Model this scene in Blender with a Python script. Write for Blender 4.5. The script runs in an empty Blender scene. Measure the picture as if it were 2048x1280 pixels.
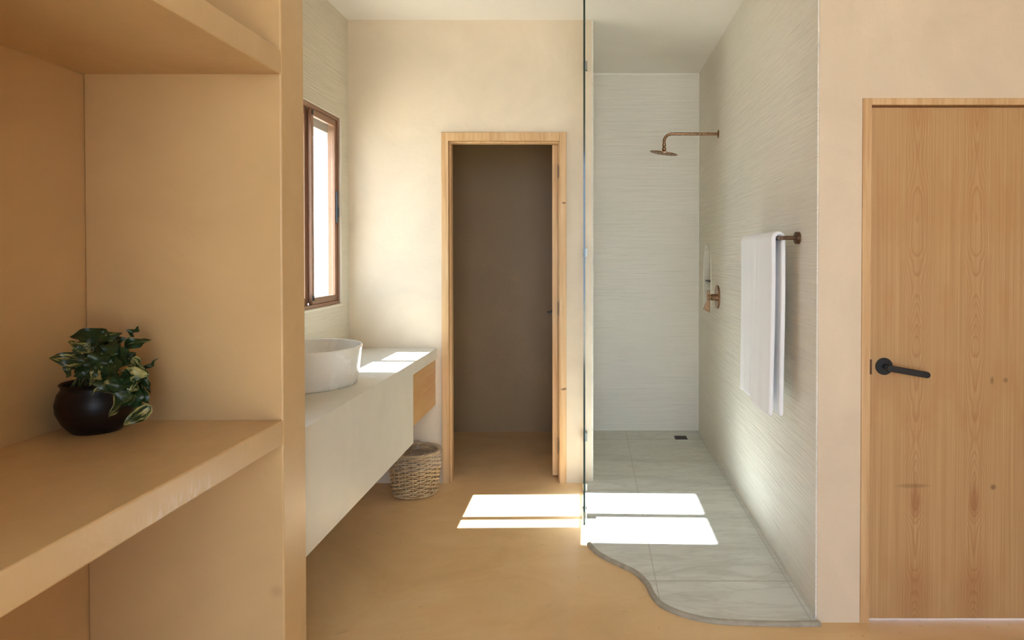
import bpy, bmesh, math, random
from mathutils import Vector, Matrix, geometry
random.seed(7)
PI = math.pi
C = bpy.context.scene.collection
S = bpy.context.scene

# ------------------------------------------------------------ camera
cam_d = bpy.data.cameras.new('camera')
cam = bpy.data.objects.new('camera', cam_d); C.objects.link(cam)
cam.location = (0, 0, 1.5)
cam.rotation_euler = (math.radians(90 - 0.8), 0, 0)
cam_d.sensor_width = 36.0
cam_d.lens = 1365.0 / 2048 * 36.0
cam_d.shift_x = -157.0 / 2048
cam_d.shift_y = -(640 - 529.06) / 2048
cam_d.clip_start = 0.02
S.camera = cam

# ------------------------------------------------------------ world, sun, exposure
w = bpy.data.worlds.new('sky'); S.world = w; w.use_nodes = True
bg = w.node_tree.nodes['Background']
bg.inputs[0].default_value = (0.72, 0.93, 1.20, 1)
bg.inputs[1].default_value = 6.8

SUN_DIR = Vector((1.0, -0.028, -0.926)).normalized()
sd = bpy.data.lights.new('sun', 'SUN'); sun = bpy.data.objects.new('sun', sd); C.objects.link(sun)
sd.energy = 78.0; sd.angle = math.radians(0.55); sd.color = (0.88, 0.98, 1.08)
sun.rotation_euler = SUN_DIR.to_track_quat('-Z', 'Y').to_euler()
sun.location = (-6, 4, 6)

# added lamps imitating sun off the glass screen (mirror image of the sun's direction)
REF = Vector((-SUN_DIR.x, SUN_DIR.y, SUN_DIR.z)).normalized()
def beam(y0, y1, power):
    ld = bpy.data.lights.new('glass_reflection_lamp', 'AREA'); lo = bpy.data.objects.new('glass_reflection_lamp', ld); C.objects.link(lo)
    ld.shape = 'RECTANGLE'; ld.spread = math.radians(1.2); ld.color = (0.90, 0.98, 1.06)
    zr = Vector((-REF.x, -REF.y, -REF.z)); yv = Vector((0, 1, 0)); yv = (yv - yv.dot(zr) * zr).normalized(); xv = yv.cross(zr).normalized()
    h = 0.455
    ld.size = h; ld.size_y = y1 - y0; ld.energy = power * h * (y1 - y0)
    c = Vector((-0.045, (y0 + y1) / 2, 0.325)) + REF * 0.235
    m = Matrix((xv, yv, zr)).transposed().to_4x4(); m.translation = c
    lo.matrix_world = m
beam(3.905, 4.262, 34.0)
beam(3.745, 3.858, 34.0)

# sky portals in the real openings
def portal(loc, rot, sx, sy):
    ld = bpy.data.lights.new('sky_portal', 'AREA'); lo = bpy.data.objects.new('sky_portal', ld); C.objects.link(lo)
    ld.shape = 'RECTANGLE'; ld.size = sx; ld.size_y = sy; ld.cycles.is_portal = True
    lo.location = loc; lo.rotation_euler = rot
portal((0.4, -2.07, 1.45), (math.radians(90), 0, 0), 1.9, 2.9)
portal((-1.70, 3.92, 1.78), (0, math.radians(-90), 0), 1.2, 0.86)

S.view_settings.view_transform = 'Standard'
S.view_settings.look = 'None'
S.view_settings.gamma = 1.0
S.view_settings.exposure = 0.12
S.cycles.max_bounces = 14; S.cycles.diffuse_bounces = 10; S.cycles.transparent_max_bounces = 16
S.cycles.sample_clamp_indirect = 8.0

# ------------------------------------------------------------ materials
class NT:
    def __init__(s, name):
        s.m = bpy.data.materials.new(name); s.m.use_nodes = True
        s.t = s.m.node_tree; s.b = s.t.nodes['Principled BSDF']
        s.geo = s.t.nodes.new('ShaderNodeNewGeometry')
        s.pos = s.geo.outputs['Position']
    def n(s, typ, **kw):
        o = s.t.nodes.new(typ)
        for k, v in kw.items(): setattr(o, k, v)
        return o
    def l(s, a, b): s.t.links.new(a, b)
    def mapping(s, scale=(1, 1, 1), loc=(0, 0, 0), src=None):
        o = s.n('ShaderNodeMapping'); o.inputs['Scale'].default_value = scale; o.inputs['Location'].default_value = loc
        s.l(src or s.pos, o.inputs['Vector']); return o.outputs[0]
    def noise(s, vec, scale=5, detail=4, rough=0.5, dist=0.0):
        o = s.n('ShaderNodeTexNoise'); o.inputs['Scale'].default_value = scale; o.inputs['Detail'].default_value = detail
        o.inputs['Roughness'].default_value = rough; o.inputs['Distortion'].default_value = dist
        s.l(vec, o.inputs['Vector']); return o.outputs['Fac']
    def ramp(s, fac, stops):
        o = s.n('ShaderNodeValToRGB'); e = o.color_ramp.elements
        while len(e) < len(stops): e.new(0.5)
        for i, (p, c) in enumerate(stops):
            e[i].position = p; e[i].color = (*c, 1) if len(c) == 3 else c
        s.l(fac, o.inputs[0]); return o.outputs[0]
    def mix(s, fac, a, b, mode='MIX'):
        o = s.n('ShaderNodeMix', data_type='RGBA', blend_type=mode)
        for sock, v in ((o.inputs[0], fac), (o.inputs[6], a), (o.inputs[7], b)):
            if hasattr(v, 'is_linked') or hasattr(v, 'links'): s.l(v, sock)
            elif isinstance(v, (int, float)): sock.default_value = v
            else: sock.default_value = (*v, 1)
        return o.outputs[2]
    def math(s, op, a, b=None, c=None, clamp=False):
        o = s.n('ShaderNodeMath', operation=op); o.use_clamp = clamp
        for i, v in enumerate((a, b, c)):
            if v is None: continue
            if isinstance(v, (int, float)): o.inputs[i].default_value = v
            else: s.l(v, o.inputs[i])
        return o.outputs[0]
    def xyz(s):
        o = s.n('ShaderNodeSeparateXYZ'); s.l(s.pos, o.inputs[0]); return o.outputs
    def bump(s, h, strength=0.3, dist=0.01):
        o = s.n('ShaderNodeBump'); o.inputs['Strength'].default_value = strength; o.inputs['Distance'].default_value = dist
        s.l(h, o.inputs['Height']); s.l(o.outputs[0], s.b.inputs['Normal'])
    def col(s, c):
        if isinstance(c, tuple): s.b.inputs['Base Color'].default_value = (*c, 1)
        else: s.l(c, s.b.inputs['Base Color'])
    def set(s, rough=None, metal=None, spec=None):
        if rough is not None: s.b.inputs['Roughness'].default_value = rough
        if metal is not None: s.b.inputs['Metallic'].default_value = metal
        if spec is not None: s.b.inputs['Specular IOR Level'].default_value = spec
    def near(s, p, r, soft=0.6, sc=(1, 1, 1)):
        """mask 1 near world point p"""
        v = s.n('ShaderNodeVectorMath', operation='SUBTRACT'); s.l(s.pos, v.inputs[0]); v.inputs[1].default_value = p
        m = s.n('ShaderNodeVectorMath', operation='MULTIPLY'); s.l(v.outputs[0], m.inputs[0]); m.inputs[1].default_value = sc
        ln = s.n('ShaderNodeVectorMath', operation='LENGTH'); s.l(m.outputs[0], ln.inputs[0])
        mr = s.n('ShaderNodeMapRange'); mr.interpolation_type = 'SMOOTHSTEP'
        s.l(ln.outputs['Value'], mr.inputs[0]); mr.inputs[1].default_value = r * (1 - soft); mr.inputs[2].default_value = r
        mr.inputs[3].default_value = 1; mr.inputs[4].default_value = 0
        return mr.outputs[0]

def plaster(name, base, var=0.06, rough=0.42, spec=0.4, bump=0.12, patch=None, sc=1.0):
    k = NT(name)
    a = k.noise(k.mapping((1.1*sc, 1.1*sc, 1.1*sc)), 1.6, 6, 0.6, 0.8)
    b = k.noise(k.pos, 9*sc, 5, 0.6, 0.4)
    lo = tuple(c * (1 - var * 1.6) for c in base); hi = tuple(min(1, c * (1 + var)) for c in base)
    c = k.ramp(a, [(0.3, lo), (0.7, hi)])
    c2 = k.mix(k.math('MULTIPLY', b, 0.35), c, tuple(x * 0.9 for x in base))
    if patch: c2 = patch(k, c2)
    k.col(c2)
    h = k.math('ADD', k.math('MULTIPLY', a, 2.0), k.noise(k.pos, 30, 3, 0.5, 0.3))
    k.bump(h, bump, 0.01)
    r = k.math('ADD', k.math('MULTIPLY', b, 0.22), rough - 0.11); k.l(r, k.b.inputs['Roughness'])
    k.set(spec=spec)
    return k.m

M_PLASTER = plaster('limewash_plaster', (0.71, 0.585, 0.425))
def smudge(k, c):
    # two small hand-trowelled bruises in the plaster under the shelf
    m1 = k.near((-1.583, 1.93, 0.60), 0.05, 0.9, (1, 1, 2)); m2 = k.near((-0.99, 2.137, 0.44), 0.03, 0.9)
    m = k.math('MULTIPLY', k.math('ADD', m1, m2, clamp=True), 0.25)
    return k.mix(m, c, (0.25, 0.14, 0.07))
M_SHELF = plaster('shelf_plaster_shaded', (0.60, 0.395, 0.185), rough=0.36, spec=0.5, bump=0.10, patch=smudge)  # darker copy of the wall plaster, niche shade put into the colour
M_BACK = plaster('back_wall_plaster', (0.73, 0.62, 0.47))
M_PANEL = plaster('brown_plaster', (0.40, 0.27, 0.15))  # unseen walls, darkened to cut bounce light in the room
M_CLOSET = plaster('closet_plaster_shaded', (0.31, 0.20, 0.095))  # wall plaster darkened, the toilet room's shade is in its colour
M_CEIL = plaster('ceiling_plaster', (0.80, 0.76, 0.69), 0.02, 0.7, 0.2, 0.05)
M_VANITY = plaster('vanity_cement', (0.70, 0.665, 0.575), 0.04, 0.38, 0.45, 0.08, sc=1.5)

def floor_mat():
    k = NT('ochre_cement_floor')
    a = k.noise(k.mapping((1, 1.4, 1)), 1.5, 7, 0.62, 1.2)
    b = k.noise(k.mapping((1, 1, 1), (3, 1, 0)), 5.0, 6, 0.65, 1.5)
    c = k.ramp(a, [(0.28, (0.64, 0.42, 0.20)), (0.5, (0.74, 0.505, 0.255)), (0.74, (0.80, 0.58, 0.33))])
    c = k.mix(k.math('MULTIPLY', b, 0.4), c, (0.64, 0.41, 0.20))
    v = k.noise(k.mapping((1, 1, 1), (7, 3, 0)), 11, 3, 0.4, 2.5)
    sp = k.ramp(v, [(0.0, (0, 0, 0)), (0.70, (0, 0, 0)), (0.74, (1, 1, 1))])
    c = k.mix(k.math('MULTIPLY', sp, 0.22), c, (0.25, 0.14, 0.06))
    k.col(c)
    k.l(k.math('ADD', k.math('MULTIPLY', b, 0.25), 0.27), k.b.inputs['Roughness'])
    k.bump(a, 0.08, 0.01); k.set(spec=0.4)
    return k.m
M_FLOOR = floor_mat()

def line_mask(k, coord, period, offset, half):
    """1 on thin lines of a repeating seam"""
    t = k.math('WRAP', k.math('SUBTRACT', coord, offset), period / 2, -period / 2)
    return k.math('LESS_THAN', k.math('ABSOLUTE', t), half)

def ribbed(name, base, seams=True):
    k = NT(name)
    X, Y, Z = k.xyz()
    a = k.noise(k.mapping((0.9, 0.9, 0.9)), 1.4, 4, 0.5, 0.5)
    # hand-combed horizontal ridges: very long thin noise
    r1 = k.noise(k.mapping((1.7, 1.7, 125)), 1.0, 2, 0.5, 0.25)
    r2 = k.noise(k.mapping((3.5, 3.5, 260), (3, 2, 1)), 1.0, 1, 0.5, 0.15)
    h = k.math('ADD', k.math('MULTIPLY', r1, 1.0), k.math('MULTIPLY', r2, 0.5))
    c = k.ramp(a, [(0.3, tuple(v * 0.95 for v in base)), (0.7, base)])
    c = k.mix(k.math('MULTIPLY', k.ramp(r1, [(0.35, (1, 1, 1)), (0.6, (0, 0, 0))]), 0.10), c, tuple(v * 0.72 for v in base))
    if seams:
        sm = line_mask(k, Z, 0.6, 0.40, 0.0018)
        c = k.mix(k.math('MULTIPLY', sm, 0.45), c, (0.85, 0.82, 0.74))
    k.col(c); k.bump(h, 0.6, 0.009); k.set(rough=0.55, spec=0.35)
    return k.m
M_TILE = ribbed('ribbed_wall_tile', (0.79, 0.745, 0.65))
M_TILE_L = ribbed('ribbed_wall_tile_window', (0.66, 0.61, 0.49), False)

def stone():
    k = NT('grey_stone_tile')
    X, Y, Z = k.xyz()
    a = k.noise(k.mapping((0.8, 2.4, 1)), 1.6, 7, 0.62, 1.4)
    v = k.noise(k.mapping((0.7, 2.8, 1), (2, 5, 0)), 2.2, 8, 0.6, 2.2)
    c = k.ramp(a, [(0.25, (0.52, 0.525, 0.48)), (0.5, (0.64, 0.65, 0.60)), (0.8, (0.72, 0.73, 0.685))])
    vein = k.ramp(v, [(0.0, (0, 0, 0)), (0.44, (0, 0, 0)), (0.495, (1, 1, 1)), (0.55, (0, 0, 0)), (1, (0, 0, 0))])
    c = k.mix(k.math('MULTIPLY', vein, 0.20), c, (0.24, 0.20, 0.14))
    s1 = line_mask(k, X, 0.6, 0.298, 0.0022)
    s2 = line_mask(k, Y, 1.2, 3.095, 0.0045)
    sm = k.math('MAXIMUM', s1, s2)
    c = k.mix(k.math('MULTIPLY', sm, 0.85), c, (0.42, 0.40, 0.34))
    k.col(c); k.set(rough=0.42, spec=0.4); k.bump(a, 0.06, 0.01)
    return k.m
M_STONE = stone()
M_CURB = plaster('grey_cement_edge', (0.40, 0.36, 0.28), 0.16, 0.55, 0.3, 0.3, sc=6)

def simple(name, c, rough=0.5, metal=0.0, spec=0.5):
    k = NT(name); k.col(c); k.set(rough, metal, spec); return k.m

def metal(name, c, rough):
    k = NT(name)
    n = k.noise(k.mapping((1, 1, 1)), 60, 3, 0.5)
    k.col(k.mix(n, tuple(v * 0.85 for v in c), c)); k.set(metal=1.0)
    k.l(k.math('ADD', k.math('MULTIPLY', n, 0.1), rough - 0.05), k.b.inputs['Roughness']); return k.m
M_BRONZE = metal('brushed_bronze', (0.36, 0.21, 0.115), 0.27)
M_BRONZE_D = metal('dark_bronze', (0.17, 0.10, 0.065), 0.33)
M_CHROME = metal('brushed_steel', (0.38, 0.37, 0.34), 0.4)
M_BLACK = simple('matt_black_metal', (0.012, 0.013, 0.015), 0.38, 0.0, 0.5)
M_DRAIN = simple('dark_drain_metal', (0.045, 0.035, 0.03), 0.4, 0.6)
M_ALU = metal('brown_anodised_aluminium', (0.30, 0.165, 0.10), 0.38)
M_ALU.node_tree.nodes['Principled BSDF'].inputs['Metallic'].default_value = 0.35
M_CERAMIC = plaster('matt_white_ceramic', (0.80, 0.775, 0.71), 0.015, 0.26, 0.5, 0.0)
M_GASKET = simple('black_rubber_gasket', (0.02, 0.02, 0.02), 0.6)

def pine(name, knots=()):
    k = NT(name)
    g = k.noise(k.mapping((26, 26, 1.2)), 1.5, 5, 0.55, 0.6)
    f = k.noise(k.mapping((140, 140, 4)), 1.0, 3, 0.5)
    c = k.ramp(g, [(0.3, (0.50, 0.285, 0.125)), (0.5, (0.63, 0.405, 0.20)), (0.7, (0.70, 0.48, 0.27))])
    c = k.mix(k.math('MULTIPLY', f, 0.25), c, (0.55, 0.33, 0.15))
    for p in knots:
        c = k.mix(k.math('MULTIPLY', k.near(p, 0.016, 0.8, (0.7, 0.7, 1.6)), 0.9), c, (0.10, 0.035, 0.01))
    k.col(c); k.set(rough=0.45, spec=0.35); k.bump(f, 0.1, 0.003)
    return k.m
M_PINE = pine('pine_door_frame', ((-0.172, 4.45, 1.84), (-0.180, 4.45, 0.62), (-0.165, 4.45, 0.625)))

def veneer(name, horizontal=False):
    """book-matched flat-cut veneer: figure repeats every 0.24 m and is mirrored on its centre line"""
    k = NT(name)
    X, Y, Z = k.xyz()
    U = k.math('SUBTRACT', X, 1.328)
    if horizontal: U, Z = k.math('SUBTRACT', Z, 0.67), k.math('MULTIPLY', Y, 1.0)
    u = k.math('WRAP', U, 0.12, -0.12)
    au = k.math('ABSOLUTE', u)
    def comb(x, z, sx, sz, off):
        o = k.n('ShaderNodeCombineXYZ')
        k.l(k.math('MULTIPLY', x, sx), o.inputs[0]); o.inputs[1].default_value = off
        k.l(k.math('MULTIPLY', z, sz), o.inputs[2]); return o.outputs[0]
    n1 = k.noise(comb(au, Z, 2.0, 1.5, 3.1), 1.6, 1.5, 0.45, 0.0)
    n2 = k.noise(comb(au, Z, 6.0, 2.6, 9.4), 1.8, 2, 0.5, 0.3)
    # ring coordinate: V shape round the centre plus slow drift along the height
    side = k.math('SQRT', k.math('ADD', k.math('MULTIPLY', au, au), 0.00012))
    F = k.math('ADD', k.math('MULTIPLY', side, 62.0), k.math('MULTIPLY', k.math('MULTIPLY', side, side), 520.0))
    F = k.math('ADD', F, k.math('MULTIPLY', n1, 19.0))
    F = k.math('ADD', F, k.math('MULTIPLY', n2, 3.0))
    ring = k.math('FRACT', F)
    inner = k.n('ShaderNodeMapRange'); k.l(au, inner.inputs[0]); inner.inputs[1].default_value = 0.02; inner.inputs[2].default_value = 0.085
    inner.inputs[3].default_value = 1.0; inner.inputs[4].default_value = 0.35; inner.interpolation_type = 'SMOOTHSTEP'
    rl = k.ramp(ring, [(0.0, (0.1, 0.1, 0.1)), (0.55, (0.22, 0.22, 0.22)), (0.86, (1, 1, 1)), (1.0, (0.1, 0.1, 0.1))])
    fine = k.noise(comb(U, Z, 420, 3.0, 1.0), 1.0, 3, 0.6, 0.0)
    fine2 = k.noise(comb(U, Z, 150, 1.0, 5.0), 1.0, 3, 0.6, 0.0)
    base = k.ramp(fine2, [(0.3, (0.41, 0.245, 0.100)), (0.5, (0.50, 0.312, 0.138)), (0.7, (0.57, 0.375, 0.182))])
    base = k.mix(k.math('MULTIPLY', fine, 0.35), base, (0.47, 0.26, 0.12))
    c = k.mix(k.math('MULTIPLY', k.math('MULTIPLY', rl, inner.outputs[0]), 0.62), base, (0.36, 0.165, 0.065))
    bl = k.noise(comb(au, Z, 5.5, 2.0, 17.0), 1.6, 3, 0.5, 0.4)
    c = k.mix(k.math('MULTIPLY', k.ramp(bl, [(0.50, (0, 0, 0)), (0.72, (1, 1, 1))]), 0.50), c, (0.42, 0.19, 0.07))
    if not horizontal:
        for px in (1.328, 1.568):
            c = k.mix(k.math('MULTIPLY', k.near((px, 2.775, 0.49), 0.10, 0.95, (3.2, 1, 1)), 0.55), c, (0.27, 0.085, 0.03))
            c = k.mix(k.math('MULTIPLY', k.near((px, 2.775, 0.10), 0.24, 0.95, (1.8, 1, 1)), 0.35), c, (0.33, 0.13, 0.045))
        for p, r, s, q in (((1.637, 2.775, 0.988), 0.022, (2.0, 1, 1), 0.55), ((1.692, 2.775, 0.990), 0.014, (1, 1, 1), 0.55),
                           ((1.645, 2.775, 0.552), 0.016, (1, 1, 1), 0.7), ((1.318, 2.775, 0.557), 0.09, (1, 1, 7.0), 0.4)):
            c = k.mix(k.math('MULTIPLY', k.near(p, r, 0.7, s), q), c, (0.16, 0.085, 0.04))
    k.col(c); k.set(rough=0.42, spec=0.35); k.bump(fine, 0.08, 0.002)
    return k.m
M_VENEER = veneer('oak_veneer_door')
M_DRAWER = veneer('oak_veneer_drawer', True)

def glass(name, tint, refl=1.0):
    m = bpy.data.materials.new(name); m.use_nodes = True; t = m.node_tree; t.nodes.clear()
    o = t.nodes.new('ShaderNodeOutputMaterial'); f = t.nodes.new('ShaderNodeFresnel'); f.inputs[0].default_value = 1.45
    ge = t.nodes.new('ShaderNodeNewGeometry'); io = t.nodes.new('ShaderNodeMapRange')   # same index seen from either side of the sheet
    io.inputs[3].default_value = 1.45; io.inputs[4].default_value = 1 / 1.45
    t.links.new(ge.outputs['Backfacing'], io.inputs[0]); t.links.new(io.outputs[0], f.inputs[0])
    tr = t.nodes.new('ShaderNodeBsdfTransparent'); tr.inputs[0].default_value = (*tint, 1)
    gl = t.nodes.new('ShaderNodeBsdfGlossy'); gl.inputs['Roughness'].default_value = 0.0; gl.inputs[0].default_value = (refl, refl, refl, 1)
    mx = t.nodes.new('ShaderNodeMixShader')
    t.links.new(f.outputs[0], mx.inputs[0]); t.links.new(tr.outputs[0], mx.inputs[1]); t.links.new(gl.outputs[0], mx.inputs[2])
    t.links.new(mx.outputs[0], o.inputs[0]); return m
M_GLASS = glass('clear_glass', (0.97, 0.985, 0.975))
M_PANE = glass('window_glass', (0.84, 0.845, 0.84))
M_EDGE = simple('dark_green_glass_edge', (0.012, 0.035, 0.026), 0.1, 0.0, 0.5)

# ------------------------------------------------------------ mesh helpers (coordinates are metres in the room)
def new(): return bmesh.new()
def box(bm, x0, x1, y0, y1, z0, z1, mi=0):
    v = [bm.verts.new((x, y, z)) for x in (x0, x1) for y in (y0, y1) for z in (z0, z1)]
    for f in ((0, 1, 3, 2), (4, 6, 7, 5), (0, 4, 5, 1), (2, 3, 7, 6), (0, 2, 6, 4), (1, 5, 7, 3)):
        fc = bm.faces.new([v[i] for i in f]); fc.material_index = mi
    return bm
def frames(pts):
    out = []; n = len(pts); up = None
    for i, p in enumerate(pts):
        t = (pts[min(i + 1, n - 1)] - pts[max(i - 1, 0)]).normalized()
        if up is None:
            up = Vector((0, 0, 1)) if abs(t.z) < 0.9 else Vector((1, 0, 0))
        a = (up - up.dot(t) * t)
        if a.length < 1e-6: a = t.orthogonal()
        a.normalize(); up = a; out.append((p, a, t.cross(a)))
    return out
def tube(bm, pts, r, seg=12, caps=True, closed=False):
    pts = [Vector(p) for p in pts]; rs = r if isinstance(r, (list, tuple)) else [r] * len(pts)
    rings = []
    if closed:
        ext = [pts[-1]] + pts + [pts[0]]
        fr = frames(ext)[1:-1]
    else: fr = frames(pts)
    for (p, a, b), rr in zip(fr, rs):
        rings.append([bm.verts.new(p + a * math.cos(2*PI*k/seg) * rr + b * math.sin(2*PI*k/seg) * rr) for k in range(seg)])
    n = len(rings)
    for i in range(n if closed else n - 1):
        r0, r1 = rings[i], rings[(i + 1) % n]
        for k in range(seg): bm.faces.new((r0[k], r0[(k+1) % seg], r1[(k+1) % seg], r1[k]))
    if caps and not closed:
        bm.faces.new(list(reversed(rings[0]))); bm.faces.new(rings[-1])
    return bm
def lathe(bm, prof, c, seg=64, sx=1.0, sy=1.0, axis='Z'):
    """prof: list of (radius, height); c = centre"""
    rings = []
    for r, h in prof:
        ring = []
        for k in range(seg):
            a = 2*PI*k/seg; u, v = r*math.cos(a)*sx, r*math.sin(a)*sy
            p = (u, v, h) if axis == 'Z' else ((h, u, v) if axis == 'X' else (u, h, v))
            ring.append(bm.verts.new((c[0]+p[0], c[1]+p[1], c[2]+p[2])))
        rings.append(ring)
    for a, b in zip(rings, rings[1:]):
        for k in range(seg): bm.faces.new((a[k], a[(k+1) % seg], b[(k+1) % seg], b[k]))
    bm.faces.new(list(reversed(rings[0]))); bm.faces.new(rings[-1])
    return bm
def obj(name, bm, mats, parent=None, smooth=False, bevel=0.0, seg=3, sub=0, angle=35):
    bmesh.ops.recalc_face_normals(bm, faces=bm.faces)
    if parent is not None:
        bmesh.ops.translate(bm, verts=bm.verts, vec=-world_loc(parent))
    me = bpy.data.meshes.new(name); bm.to_mesh(me); bm.free()
    for m in (mats if isinstance(mats, (list, tuple)) else [mats]): me.materials.append(m)
    o = bpy.data.objects.new(name, me); C.objects.link(o)
    if parent is not None: o.parent = parent
    if smooth:
        for p in me.polygons: p.use_smooth = True
        if angle < 180:
            try: me.set_sharp_from_angle(angle=math.radians(angle))
            except Exception: pass
    if bevel:
        b = o.modifiers.new('bevel', 'BEVEL'); b.width = bevel; b.segments = seg; b.limit_method = 'ANGLE'; b.angle_limit = math.radians(40)
        for p in me.polygons: p.use_smooth = True
        b.harden_normals = True
    if sub:
        s = o.modifiers.new('sub', 'SUBSURF'); s.levels = sub; s.render_levels = sub
    return o
def world_loc(o):
    v = Vector((0, 0, 0))
    while o is not None: v += Vector(o.location); o = o.parent
    return v
def thing(name, label, cat, loc, group=None):
    o = bpy.data.objects.new(name, None); C.objects.link(o); o.location = loc; o.empty_display_size = 0.1
    o['label'] = label; o['category'] = cat
    if group: o['group'] = group
    return o
def tag(o, label, cat, group=None):
    o['label'] = label; o['category'] = cat
    if group: o['group'] = group
    return o
def struct(name, bm, mats, label, cat, **kw):
    o = obj(name, bm, mats, **kw); o['kind'] = 'structure'; o['label'] = label; o['category'] = cat; return o
def struct_empty(name, label, cat, loc):
    o = thing(name, label, cat, loc); o['kind'] = 'structure'; return o

# ------------------------------------------------------------ key dimensions
XL, XR = -1.583, 0.918          # left wall face, shower wall face
YN, YB, YS = 2.765, 4.47, 5.78  # door wall, back wall, shower back wall
ZC = 3.032                      # ceiling
PX, PY0, PY1 = -0.965, 2.137, 2.305   # partition front and its two ends

# ------------------------------------------------------------ room shell
b = new(); box(b, -1.75, 2.75, -2.15, 5.95, -0.15, 0.0)
struct('floor', b, M_FLOOR, 'ochre polished cement floor', 'floor')
b = new(); box(b, -1.665, 2.75, -2.15, 5.95, ZC, ZC + 0.2)
struct('ceiling', b, M_CEIL, 'off-white plastered ceiling', 'ceiling')
# ground outdoors
b = new(); box(b, -14, -1.75, -14, 16, -0.4, -0.02); box(b, 2.75, 14, -14, 16, -0.4, -0.02); box(b, -1.75, 2.75, -14, -2.15, -0.4, -0.02); box(b, -1.75, 2.75, 5.95, 16, -0.4, -0.02)
struct('ground', b, plaster('pale_gravel', (0.50, 0.43, 0.33), 0.1, 0.8, 0.2, 0.2), 'pale ground outside the house', 'ground')

# left wall: plain plaster behind the shelves, ribbed cladding round the window
WY0, WY1, WZ0, WZ1 = 3.50, 4.345, 1.19, 2.368
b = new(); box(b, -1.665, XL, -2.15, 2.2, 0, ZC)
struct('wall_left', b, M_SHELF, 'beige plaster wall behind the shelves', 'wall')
b = new()
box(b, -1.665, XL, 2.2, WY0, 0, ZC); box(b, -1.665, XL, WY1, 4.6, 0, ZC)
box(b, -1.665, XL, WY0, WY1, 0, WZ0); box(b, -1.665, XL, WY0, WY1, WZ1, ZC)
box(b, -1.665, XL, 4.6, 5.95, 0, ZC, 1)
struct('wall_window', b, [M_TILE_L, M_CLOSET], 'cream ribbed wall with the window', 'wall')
# roof edge shading the top of the window
b = new(); box(b, -1.80, -1.665, 2.6, 5.4, 2.272, ZC + 0.2)
struct('trim_1', b, simple('grey_eave_render', (0.42, 0.39, 0.34), 0.8), 'grey roof edge outside the window', 'trim')

# back wall with the toilet doorway
DX0, DX1, DZ = -0.973, -0.158, 2.30
b = new()
box(b, XL, DX0, YB, YB + 0.13, 0, ZC); box(b, DX1, 0.008, YB, YB + 0.13, 0, ZC); box(b, DX0, DX1, YB, YB + 0.13, DZ, ZC)
struct('wall_back', b, M_BACK, 'beige plaster wall with the doorway', 'wall')
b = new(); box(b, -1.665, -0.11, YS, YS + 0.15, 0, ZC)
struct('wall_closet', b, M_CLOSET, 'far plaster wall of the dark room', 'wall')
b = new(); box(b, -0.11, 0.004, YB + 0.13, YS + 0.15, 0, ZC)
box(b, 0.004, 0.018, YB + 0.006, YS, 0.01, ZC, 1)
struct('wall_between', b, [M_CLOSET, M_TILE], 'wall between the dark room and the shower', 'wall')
b = new(); box(b, 0.004, 1.06, YS, YS + 0.15, 0, ZC)
struct('wall_shower_back', b, M_TILE, 'cream ribbed wall at the back of the shower', 'wall')

# shower side wall with an arched recess
NY0, NY1, NZ0, NZT = 5.19, 5.525, 1.06, 1.585
def arch(n=16):
    r = (NY1 - NY0) / 2; cy = (NY0 + NY1) / 2
    pts = [(NY0, NZ0), (NY1, NZ0)]
    for i in range(n + 1):
        a = PI * i / n; pts.append((cy + r * math.cos(a), NZT - r + r * math.sin(a)))
    return pts
hole = arch(); outer = [(YN + 0.004, 0), (YS, 0), (YS, ZC), (YN + 0.004, ZC)]
b = new()
pl = outer + hole
vs = [b.verts.new((XR, p[0], p[1])) for p in pl]
for t in geometry.tessellate_polygon([[Vector((p[0], p[1], 0)) for p in outer], [Vector((p[0], p[1], 0)) for p in hole]]):
    try: b.faces.new([vs[i] for i in t])
    except ValueError: pass
nb = [b.verts.new((XR + 0.09, p[0], p[1])) for p in hole]; nh = len(hole)
for i in range(nh): b.faces.new((vs[4 + i], vs[4 + (i+1) % nh], nb[(i+1) % nh], nb[i]))
b.faces.new(nb)
ob = [b.verts.new((XR + 0.14, p[0], p[1])) for p in outer]
for i in range(4): b.faces.new((vs[i], vs[(i+1) % 4], ob[(i+1) % 4], ob[i]))
b.faces.new(ob)
struct('wall_shower_side', b, M_TILE, 'cream ribbed shower wall with the arched recess', 'wall')
b = new()
tube(b, [(XR - 0.001, p[0], p[1]) for p in hole], 0.004, 8, closed=True)
struct('trim_2', b, simple('cream_edge_trim', (0.80, 0.77, 0.68), 0.4), 'slim cream edge of the arched recess', 'trim', smooth=True)
# pale corner beads of the shower tiling
b = new()
box(b, 0.018, XR, YS - 0.009, YS, ZC - 0.014, ZC); box(b, XR - 0.009, XR, YS - 0.009, YS, 0.01, ZC); box(b, 0.018, 0.027, YS - 0.009, YS, 0.01, ZC); box(b, 0.018, XR, YS - 0.007, YS, 0.01, 0.02)
struct('trim_3', b, simple('white_corner_grout', (0.82, 0.79, 0.70), 0.5), 'pale grout bead in the shower corners', 'trim', bevel=0.003)

# door wall at the right
LX0, LX1, LZ = 1.098, 1.985, 2.132
b = new()
box(b, XR + 0.007, LX0, YN, YN + 0.14, 0, ZC); box(b, LX0, LX1, YN, YN + 0.14, LZ, ZC); box(b, LX1, 2.75, YN, YN + 0.14, 0, ZC)
struct('wall_right', b, M_PLASTER, 'beige plaster wall around the wooden door', 'wall')
b = new(); box(b, 2.6, 2.75, -2.15, YN, 0, ZC)
struct('wall_far_right', b, M_PANEL, 'brown side wall out of view', 'wall')
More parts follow.
